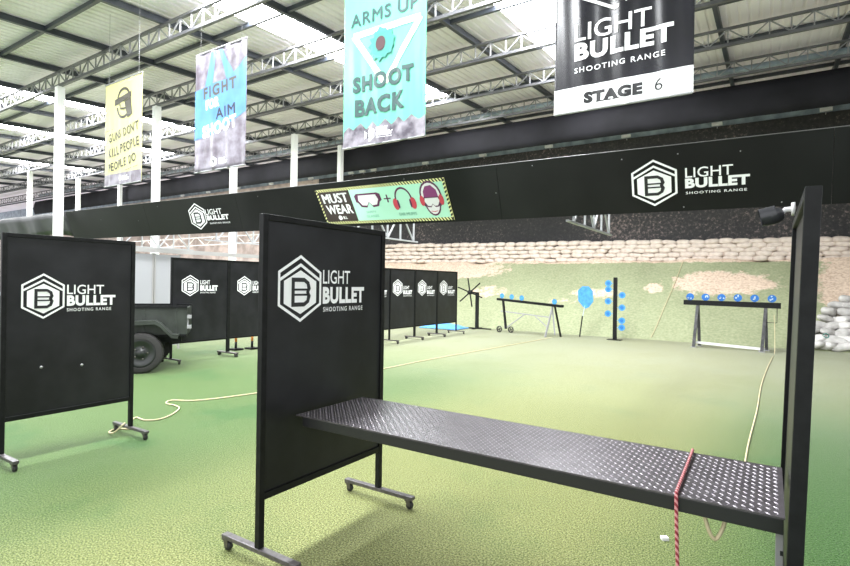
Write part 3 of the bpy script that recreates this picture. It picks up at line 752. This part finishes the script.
# mint banner: local u = X + 5.46
t, fr = banner('hanging_banner', -5.46, 'mint green banner with triangle and bullet hole reading ARMS UP SHOOT BACK', 'teal', .012, 1.7)
b = MB()
def tri(k): return [(.72+(a-.72)*k, 1.35+(c-1.35)*k) for a, c in ((.20,1.66), (1.40,1.66), (.80,.86))]
for p_, q_ in zip(tri(1), tri(1)[1:]+tri(1)[:1]):
    l = hypot(q_[0]-p_[0], q_[1]-p_[1]); x_, y_ = -(q_[1]-p_[1])/l*.045, (q_[0]-p_[0])/l*.045
    sheet(b, [(p_[0]+x_, p_[1]+y_), (p_[0]-x_, p_[1]-y_), (q_[0]-x_, q_[1]-y_), (q_[0]+x_, q_[1]+y_)], fr, 0, .0015)
b.build('triangle_print', M['palegreen'], t)
b = MB(); random.seed(3); sp = []
for i in range(26):
    r = .225*(1+.22*(1 if i % 2 else -1)*random.random()); sp.append((.73+r*cos(2*pi*i/26), 1.43+r*sin(2*pi*i/26)))
poly(b, sp, fr, 0, .012); poly(b, ell(.72, 1.44, .085, .105, 16), fr, 1, .016); b.build('bullet_hole_print', [M['splat'], M['maroon']], t)
word(t, 'ARMS UP', (.14, 1.79, 1.36, 1.99), fr, 'tteal', .07)
word(t, 'SHOOT', (.20, .80, 1.30, 1.04), fr, 'tteal', .05, 1.15, n=.006); word(t, 'BACK', (.25, .44, 1.16, .70), fr, 'tteal', .05, 1.15)
b = MB(); pts = [(0,0),(1.5,0),(1.5,.30)]
for i in range(13): pts.append((1.5-1.5*(i+1)/13.01, .22+.10*(i % 2)+.03*random.random()))
sheet(b, pts, fr, 0, .001); b.build('photo_strip', M['photod'], t)
b = MB(); hex_logo(b, .52, .16, .22, fr, 0, 1, .002); text_fit(b, 'LIGHT', (.66,.18,.86,.24), fr, 0, .002, .03); text_fit(b, 'BULLET', (.66,.11,.94,.17), fr, 0, .002, .06); text_fit(b, 'SHOOTING RANGE', (.66,.08,.93,.095), fr, 0, .002, .01)
b.build('logo', [M['white'], M['darkink']], t)

# blue banner: local u = X + 9.23
t, fr = banner('hanging_banner', -9.23, 'blue and grey wrinkled banner reading FIGHT FOR AIM SHOOT', 'photo', .022, 3.1, z0=3.64, h=2.24)
b = MB(); sheet(b, [(.0,.62),(.55,.66),(1.5,.95),(1.5,1.92),(1.0,1.62),(.62,1.62),(.0,1.55)], fr, 0, .001)
sheet(b, [(.30,1.60),(.50,2.2),(.62,2.2),(.55,1.60)], fr, 0, .001); sheet(b, [(.95,1.6),(.70,2.2),(.80,2.2),(1.15,1.7)], fr, 0, .001); b.build('blue_print', M['blueb'], t)
word(t, 'FIGHT', (.26, 1.38, 1.22, 1.60), fr, 'greyink', .04, 1.25, .06, name='dark_lettering'); word(t, 'AIM', (.64, .94, 1.20, 1.14), fr, 'darkink', .07, 1.15, .06, name='dark_lettering')
word(t, 'FOR', (.34, 1.15, .74, 1.34), fr, 'white', .05, 1.1, .06, name='white_lettering'); word(t, 'SHOOT', (.24, .66, 1.24, .90), fr, 'white', .05, 1.1, .10, name='white_lettering')
b = MB(); hex_logo(b, .60, .15, .20, fr, 0, 1, .002); text_fit(b, 'LIGHT', (.74,.16,.92,.21), fr, 0, .002, .03); text_fit(b, 'BULLET', (.74,.10,1.0,.15), fr, 0, .002, .06); b.build('logo', [M['white'], M['darkink']], t)

# yellow banner: local u = X + 12.68
t, fr = banner('hanging_banner', -12.66, 'yellow banner with a pistol inside a ring and grey slogan, leftmost of the banners', 'yellow', .008, .9, z0=3.67, h=2.3, w=1.55)
b = MB(); sheet(b, [(0,0),(1.55,0),(1.55,.26),(0,.26)], fr, 0, .001); b.build('photo_strip', M['photo'], t)
b = MB()
o_ = ell(.80, 1.78, .30, .34, 28); i_ = ell(.80, 1.78, .245, .285, 28)
for r0, r1 in ((2, 12), (15, 24)):
    for i in range(r0, r1): put(b, [o_[i % 28], o_[(i+1) % 28], i_[(i+1) % 28], i_[i % 28]], [(0,1,2,3)], fr, .002, 0)
put(b, [(.42,1.76),(1.12,1.86),(1.14,1.98),(.44,1.90)], [(0,1,2,3)], fr, .004, 0)
put(b, [(.84,1.80),(1.10,1.86),(1.18,1.48),(.96,1.44)], [(0,1,2,3)], fr, .005, 0)
line(b, [(.66,1.80),(.68,1.67),(.88,1.65)], .035, fr, 0, .004); b.build('pistol_print', M['greyink'], t)
word(t, "GUNS DON'T", (.20, 1.04, 1.42, 1.24), fr, 'greyink', .02, 1.15, .13); word(t, 'KILL PEOPLE', (.20, .70, 1.44, .90), fr, 'greyink', .02, 1.15, .13)
word(t, 'PEOPLE DO', (.20, .38, 1.34, .57), fr, 'greyink', .02, 1.15, .13)
for p_, q_ in (((.06,1.24),(.35,1.26)), ((.9,.30),(1.4,.35))):
    b = MB(); line(b, [p_, q_], .012, fr, 0, .002); b.build('printed_line', M['greyink'], t)
b = MB(); text_fit(b, 'LIGHT', (.80,.15,1.0,.19), fr, 0, .002, .03); text_fit(b, 'BULLET', (.80,.09,1.05,.14), fr, 0, .002, .06); poly(b, ell(.70, .14, .06, .06, 6), fr, 0, .002); b.build('logo', M['white'], t)

# ------------------------------------------------------------------ trailer (local x = camera-right direction, y = away)
TA = Vector((cos(yaw+radians(20)), sin(yaw+radians(20)), 0)); tl = FW*9.35 + R0*(-4.21) - TA*1.2
t = empty('utility_trailer', (tl.x, tl.y, 0), 'dark olive flatbed utility trailer half hidden behind the left screen', 'trailer', rz=yaw+radians(20))
b = MB(); b.box((-.70, 0, .62), (1.18, .03, 1.12)); b.box((-.70, 1.0, .62), (1.18, 1.03, 1.12)); b.box((-.70, .03, .62), (-.67, 1.0, 1.12))
b.box((-.67, .03, .60), (1.18, 1.0, .64)); b.build('body', M['olive'], t)
b = MB(); b.box((-.72, -.02, 1.10), (1.20, .04, 1.14)); b.box((-.72, .99, 1.10), (1.20, 1.05, 1.14)); b.box((-.70,-.018,.60),(1.20,.035,.64)); b.build('edge_rail', M['frame'], t)
b = MB(); b.box((1.16, .0, .64), (1.20, 1.03, 1.10)); g = b.build('tailgate', M['olive'], t)
b = MB(); b.box((1.20, .0, .92), (1.27, .05, .98)); b.box((1.20, .0, .74), (1.27, .05, .80)); b.box((1.20, .02, .78), (1.22, .04, .95)); b.build('latch', M['grey'], g)
b = MB()
for i in range(4): b.box((-.5+.5*i, -.012, .64), (-.47+.5*i, .0, 1.10))
b.build('side_rib', M['olive'], t)
b = MB(); pr = [(-.06, .62), (.04, .84), (.72, .87), (.80, .82), (.98, .63), (1.08, .62)]
for (x0_, z0_), (x1_, z1_) in zip(pr, pr[1:]):
    b.add([(x0_, -.27, z0_), (x1_, -.27, z1_), (x1_, -.005, z1_), (x0_, -.005, z0_), (x0_, -.27, z0_+.03), (x1_, -.27, z1_+.03), (x1_, -.005, z1_+.03), (x0_, -.005, z0_+.03)], [(0,1,2,3),(4,5,6,7),(0,1,5,4),(1,2,6,5),(2,3,7,6),(3,0,4,7)])
    b.add([(x0_, -.275, z0_-.03), (x1_, -.275, z1_-.03), (x1_, -.275, z1_+.035), (x0_, -.275, z0_+.035), (x0_, -.268, z0_-.03), (x1_, -.268, z1_-.03), (x1_, -.268, z1_+.035), (x0_, -.268, z0_+.035)], [(0,1,2,3),(4,5,6,7),(0,1,5,4),(1,2,6,5),(2,3,7,6),(3,0,4,7)])
b.build('fender', M['olive'], t)
b = MB(); b.box((-.6, .12, .50), (1.1, .18, .60)); b.box((-.6, .85, .50), (1.1, .91, .60)); b.tube([(.50, -.03, .36), (.50, 1.06, .36)], .03, 10); b.box((.44,.1,.38),(.56,.2,.52)); b.box((.44,.83,.38),(.56,.93,.52)); b.build('chassis', M['frame'], t)
for y in (-.22, 1.06):
    w = MB(); R = .345
    w.lathe([(.24,0),(.31,.0),(.345,.02),(R,.045),(R,.135),(.345,.16),(.31,.18),(.24,.18)], (.50, y, R), 'y', 40)
    for k in range(48):
        a = 2*pi*k/48; c_, s_ = cos(a), sin(a)
        w.bar((.50+c_*(R-.004), y+.03, R+s_*(R-.004)), (.50+c_*(R-.004), y+.15, R+s_*(R-.004)), .02, .016)
    wo = w.build('wheel', M['tyre'], t)
    w = MB(); w.lathe([(.001,.02),(.06,.02),(.07,.045),(.14,.055),(.17,.03),(.20,.025),(.235,.01),(.245,.03),(.245,.15),(.001,.15)], (.50, y, R), 'y', 32)
    w.build('rim', M['rim'], wo)
    w = MB()
    for k in range(5): w.lathe([(.001,.030),(.014,.030),(.014,.055),(.001,.055)], (.50+.105*cos(2*pi*k/5), y, R+.105*sin(2*pi*k/5)), 'y', 8)
    w.build('wheel_nut', M['caster'], wo)

# ------------------------------------------------------------------ berm
def berm_z(x, y):
    s = (y-17.0)/4.1; s = max(0, min(1, s)); base = 2.62*(s**1.12)
    return base + .05*sin(x*1.7+y*2)*s + .03*sin(x*4.1-y*3)*s
import mathutils
def bn(x, y): return mathutils.noise.noise(Vector((x*.9, y*.9, .3)))*.5 + mathutils.noise.noise(Vector((x*2.7, y*2.7, 1.3)))*.25
mb = MB(); nx, ny = 260, 50; xa, xb, ya, yb = -21.95, 7.7, 16.9, 22.1; V = []; sd = []
def patch(x, z, cx, cz, rx, rz_): return max(0, 1.15 - ((x-cx)/rx)**2 - ((z-cz)/rz_)**2)
for i in range(nx+1):
    for j in range(ny+1):
        x = xa+(xb-xa)*i/nx; y = ya+(yb-ya)*j/ny; yy = y + .25*bn(x, 5)
        z = berm_z(x, yy) - .03 + bn(x, y)*.10*min(1, max(0, (y-17.2)/1.5))
        if y > 21.1: z = min(z, 2.62+.02*(0))
        V.append((x, y, z))
        q = max(patch(x, z, -1.35, 1.75, 2.3, .62)*.75, patch(x, z, -5.2, 1.35, 1.6, .28)*.6, patch(x, z, -3.35, 1.55, .5, .25)*.7, patch(x, z, -9.5, 1.3, 1.4, .45)*.55,
                patch(x, z, -6.3, 1.05, 1.5, .22)*.5, patch(x, z, 2.6, 1.7, 1.9, 1.6)*.95, patch(x, z, -13.5, 2.2, 5.5, .6)*.9)
        q = max(q, min(1, max(0, (z-2.38)/.16))*.8, .25*max(0, 1-abs(z-1.4)))
        sd.append(q)
F_ = [(i*(ny+1)+j, (i+1)*(ny+1)+j, (i+1)*(ny+1)+j+1, i*(ny+1)+j+1) for i in range(nx) for j in range(ny)]
mb.add(V, F_, 0, True); o = mb.build('berm', M['berm'], fix=False); T(o, 'sloping earth berm covered in green turf with bare tan sand patches', 'berm')
at = o.data.attributes.new('sand', 'FLOAT', 'POINT'); at.data.foreach_set('value', sd)
# seam cord on the berm
b = MB(); pts = []
for s in range(12):
    x = -3.0+.37*s/11; y = 17.15+3.75*s/11; yy = y+.25*bn(x, 5); pts.append((x, y, berm_z(x, yy)-.03+bn(x, y)*.10*min(1, max(0, (y-17.2)/1.5))+.015))
b.tube(pts, .012, 6); o = b.build('pale_cord', M['rope_y']); T(o, 'pale cord lying up the berm between the post target and the right plate rack', 'cord')

# sandbags
random.seed(11)
def bag_mesh(seed, m):
    r = random.Random(seed); b = MB(); nu, nv = 14, 8; V = []
    for i in range(nu):
        a = 2*pi*i/nu
        for j in range(nv+1):
            p = -pi/2+pi*j/nv; e = lambda c: abs(c)**.55*(1 if c >= 0 else -1); f = lambda c: abs(c)**.8*(1 if c >= 0 else -1)
            x = .25*e(cos(a))*e(cos(p)); y = .16*e(sin(a))*e(cos(p)); z = .085*f(sin(p))
            k = 1+.07*sin(a*3+seed)*cos(p) + r.uniform(-.02,.02); z -= .018*(abs(x)/.25)**2*(1 if z > 0 else -.3)
            V.append((x*k, y*k, z*k+.085))
    F_ = [(i*(nv+1)+j, ((i+1) % nu)*(nv+1)+j, ((i+1) % nu)*(nv+1)+j+1, i*(nv+1)+j+1) for i in range(nu) for j in range(nv)]
    b.add(V, F_, 0, True); o = b.build('sandbag', M[m]); return o
protos = [bag_mesh(k, 'sand' if k < 3 else 'sand2') for k in range(5)]
def bag(k, loc, rot, label, group):
    o = protos[k].copy(); C.objects.link(o); o.location = loc; o.rotation_euler = rot; o.scale = (random.uniform(1.0,1.22), 1.1, random.uniform(1.05,1.35)); T(o, label, 'sandbag', group); return o
zones = [(-11.5, 'left of the star target'), (-7.8, 'above the left plate rack'), (-4.6, 'above the pale blue hexagon target'), (-2.4, 'left above the right plate rack'), (0.3, 'right above the right plate rack'), (99, 'right of the edge-on screen')]
rows = ['bottom row', 'second row', 'middle row', 'fourth row', 'top row']
for r in range(5):
    x = -16.9 + (.24 if r % 2 else 0)
    while x < 2.7:
        zn = next(l for lim, l in zones if x < lim)
        z = 2.52 + r*.158 + (-x-2)*.011 * (r/4+.3)
        bag(random.randrange(3), (x, 21.40+.03*r+random.uniform(-.03,.03), z+random.uniform(-.008,.008)), (random.uniform(-.12,.12), random.uniform(-.09,.09), random.uniform(-.16,.16)),
            'beige sandbag in the %s of the long wall, %s' % (rows[r], zn), 'sandbags in the long wall on the berm')
        x += random.uniform(.43,.50)
# white bag heap at far right
def heap_z(x, y): return max(0, min((x-.7)*1.25, 2.2, (y-16.9)*1.15))
pts = []
for j in range(8):
    for i in range(7):
        x = .98+.33*i+.1*(j % 2); y = 17.2+.25*j
        z = .17*j
        if z > (x-.72)*1.3+.05: continue
        pts.append((x, y, z))
for x, y, z in pts:
    bag(3+random.randrange(2), (x+random.uniform(-.05,.05), y+random.uniform(-.05,.05), z+random.uniform(0,.03)), (random.uniform(-.35,.35), random.uniform(-.35,.35), random.uniform(-1.5,1.5)),
        'greyish white sandbag in the loose heap at the right edge', 'loose sandbag heap at the right')
for p in protos: bpy.data.objects.remove(p)
b = MB(); b.tube(sm([(1.15,16.95,.42),(1.22,16.93,.47),(1.28,16.95,.41),(1.24,16.94,.36),(1.17,16.95,.40)]), .012, 6)
o = b.build('cloth_rag', M['splat']); T(o, 'small teal scrap lying on the loose sandbag heap at right', 'scrap')

# ------------------------------------------------------------------ targets
def disc(b, c, r, m=0, th=.012, n=20): b.lathe([(.001, 0), (r, 0), (r, th), (.001, th)], c, 'y', n, m, False)
# right plate rack (frame x along X)
t = empty('plate_rack', (-.86, 15.95, 0), 'black steel rack with six round blue plates at the right, before the berm', 'target rack', 'steel target racks')
b = MB(); b.add([(-1.10,-.10,1.13),(1.10,-.10,1.10),(1.10,-.06,1.10),(-1.10,-.06,1.13),(-1.10,-.10,1.26),(1.10,-.10,1.245),(1.10,-.06,1.245),(-1.10,-.06,1.26)], [(0,1,2,3),(4,5,6,7),(0,1,5,4),(1,2,6,5),(2,3,7,6),(3,0,4,7)])
b.box((-1.08,-.06,1.20),(1.08,.08,1.235)); b.build('beam', M['frame'], t)
for x in (-.76, .78):
    for dx, y in ((-.07, -.22), (.03, .22)):
        b = MB(); b.bar((x+.0, y*.15, 1.14), (x+dx, y, .0), .10, .07); l = b.build('leg', M['dgrey'], t)
        b = MB(); b.box((x+dx-.07, y-.06, 0), (x+dx+.07, y+.06, .02)); b.build('foot_plate', M['grey'], l)
b = MB(); b.bar((-.80, -.1, .13), (.78, -.1, .06), .06, .06); b.build('stretcher', M['whitep'], t)
b = MB(); b.tube([(1.02,-.05,1.10),(1.02,-.05,.74),(.79,-.05,.74)], .010, 6); b.build('pull_lever', M['frame'], t)
for i in range(6):
    x = -.95+.372*i
    o = MB(); disc(o, (0,-.03,.10), .095); o.bar((0,-.025,-.01),(0,-.025,.03), .04, .012)
    p = o.build('plate', M['blue'], t, loc=(x, .02, 1.245))
    q = MB(); rr = random.Random(i)
    for _ in range(4): 
        a = rr.uniform(0, 6.28); d_ = rr.uniform(.0, .06); q.add([(d_*cos(a)+rr.uniform(.010,.03)*cos(k), -.032, .10+d_*sin(a)+.018*sin(k)) for k in [2*pi*h/7 for h in range(7)]], [tuple(range(7))])
    q.build('bullet_marks', M['chip'], p, fix=False)
# left plate rack, wheeled, seen at a slant
a0 = Vector((-7.62, 16.35, 0)); a1 = Vector((-5.66, 15.85, 0)); dd = (a1-a0); ang = math.atan2(dd.y, dd.x)
t = empty('plate_rack', tuple(a0), 'wheeled steel rack with four pale blue plates at the left, before the berm', 'target rack', 'steel target racks', rz=ang)
LL = dd.length
b = MB(); b.bar((-.12, 0, 1.10), (LL+.38, 0, .96), .16, .075); b.build('beam', M['frame'], t)
b = MB(); b.bar((.10, .0, 1.06), (.28, -.05, .12), .06, .06); b.build('leg', M['frame'], t)
b = MB(); b.bar((.05, .12, .82), (.02, .2, .1), .025, .025); b.build('leg', M['alu'], t)
b = MB(); b.bar((LL+.05, -.02, .96), (LL-.05, -.25, 0), .045, .045); b.build('leg', M['grey'], t)
b = MB(); b.bar((LL+.10, .02, .96), (LL+.20, .22, 0), .045, .045); b.build('leg', M['frame'], t)
b = MB(); b.bar((LL+.0, .02, .95), (LL+.20, -.1, .08), .035, .035); b.build('leg', M['grey'], t)
b = MB(); b.bar((.02, 0, .70), (LL-.1, 0, .60), .035, .035); b.bar((.25, -.02, .14), (LL*.5, 0, .65), .03, .03); b.bar((LL*.70, 0, .6), (LL-.1, 0, .25), .025, .025); b.build('brace', M['grey'], t)
for x, y in ((.10, -.18), (.46, -.02)):
    b = MB(); b.lathe([(.08,-.02),(.105,-.02),(.105,.02),(.08,.02)], (x, y, .105), 'y', 20); b.lathe([(.001,-.012),(.03,-.012),(.03,.012),(.001,.012)], (x, y, .105), 'y', 10)
    for k in range(4): b.bar((x, y, .105), (x+.085*cos(k*pi/2+.4), y, .105+.085*sin(k*pi/2+.4)), .02, .02)
    b.build('wheel', M['tyre'], t)
for x in (.05, .46, .87, 2.12):
    o = MB(); z = 1.10 - .15*(x+.12)/(LL+.38); disc(o, (0,-.005,.10), .085); o.bar((0,0,.03),(0,0,.0), .035, .012)
    p = o.build('plate', M['lblue'], t, loc=(x, 0, z+.03))
# long octagon target on a stake
t = empty('stake_target', (-4.86, 16.46, 0), 'tall pale blue six sided target plate on a thin stake', 'target')
b = MB(); b.bar((-.10,0,0), (-.02,0,.66), .04, .03); b.build('stake', M['frame'], t)
b = MB(); b.tube([(-.02,0,.62),(.05,0,.98)], .012, 6); b.build('stem', M['chip'], t)
b = MB(); P = [(-.10,.66),(.10,.66),(.23,.52),(.25,.20),(.12,.02),(.02,-.03),(-.06,.02),(-.22,.20),(-.24,.52)]
P = [(x*.98+.06, z+.92) for x, z in P]; k = len(P)
b.add([(x,-.008,z) for x, z in P]+[(x,.008,z) for x, z in P], [tuple(range(k)), tuple(range(k, 2*k))]+[(i, (i+1) % k, k+(i+1) % k, k+i) for i in range(k)])
b.build('plate', M['lblue'], t)
# dueling post
t = empty('post_target', (-3.84, 16.21, 0), 'slim black upright post with small blue round plates on both sides', 'target')
b = MB(); b.box((-.05,-.05,0), (.05,.05,1.86)); b.build('post', M['frame'], t); b = MB(); b.box((-.2,-.15,0),(.2,.15,.015)); b.build('base', M['frame'], t)
pz = lambda y: 1.61+(285.2-y)*15.5/527
for y, s in ((282.7,-1),(288.8,-1),(301,-1),(313.5,-1),(294.5,1),(307,1),(320,1),(327,1)):
    o = MB(); o.lathe([(.001,0),(.095,0),(.095,.012),(.001,.012)], (0,-.03,0), 'y', 18, 0, False); o.bar((-s*.15,-.02,0),(-s*.09,-.02,0), .03, .012)
    p = o.build('plate', M['lblue'], t, loc=(s*.20, 0, pz(y)))
    o = MB(); disc(o, (0,-.033,0), .05, n=14, th=.003); o.build('plate_centre', M['blue'], p)
# star target
t = empty('star_target', (-8.75, 16.8, 0), 'black spinning star target with spoke arms on a post, right of the far screens', 'target')
b = MB(); b.box((-.05,-.05,0), (.05,.05,1.30)); b.build('post', M['frame'], t)
b = MB(); b.box((-.35,-.05,0), (.55,.05,.04)); b.box((-.05,-.3,0), (.05,.3,.04)); b.build('base', M['frame'], t)
b = MB(); b.lathe([(.001,-.18),(.08,-.18),(.08,-.05),(.04,-.05),(.04,.02),(.001,.02)], (-.22,-.02,1.30), 'y', 14); b.bar((-.22,0,1.30),(0,0,1.28), .06,.06); hb = b.build('hub', M['frame'], t)
for k in range(6):
    a = radians(100+k*60); b = MB(); c0 = Vector((-.22,-.15,1.30)); e = c0+Vector((cos(a)*.52,0,sin(a)*.52)); m_ = c0+Vector((cos(a)*.30,0,sin(a)*.30))
    b.bar(c0, e, .03, .04); b.bar(m_, e, .05, .02); b.build('arm', M['frame'], t)
# blue tarp sheet on the floor
b = MB(); V = []; nx_ = 14
for i in range(nx_+1):
    for j in range(7):
        V.append((-.75+1.5*i/nx_, -.5+1.0*j/6, .03+.14*max(0, sin(pi*i/nx_))*max(0, sin(pi*j/6))+random.uniform(0,.06)*(0 < i < nx_ and 0 < j < 6)))
b.add(V, [(i*7+j, (i+1)*7+j, (i+1)*7+j+1, i*7+j+1) for i in range(nx_) for j in range(6)]); o = b.build('tarp', M['redtape'], loc=(-9.75,16.2,0), fix=False)
o.modifiers.new('s','SOLIDIFY').thickness = .02; T(o, 'crumpled bright blue tarp on the floor behind the end of the far screens', 'tarp')

# ------------------------------------------------------------------ light
w = bpy.data.worlds.new('world'); S.world = w; w.use_nodes = True
bg = w.node_tree.nodes['Background']; bg.inputs['Color'].default_value = (.95,.97,1,1); bg.inputs['Strength'].default_value = 1.45
S.view_settings.view_transform = 'Standard'; S.view_settings.look = 'None'; S.view_settings.gamma = 1; S.view_settings.use_curve_mapping = False
S.view_settings.exposure = .6
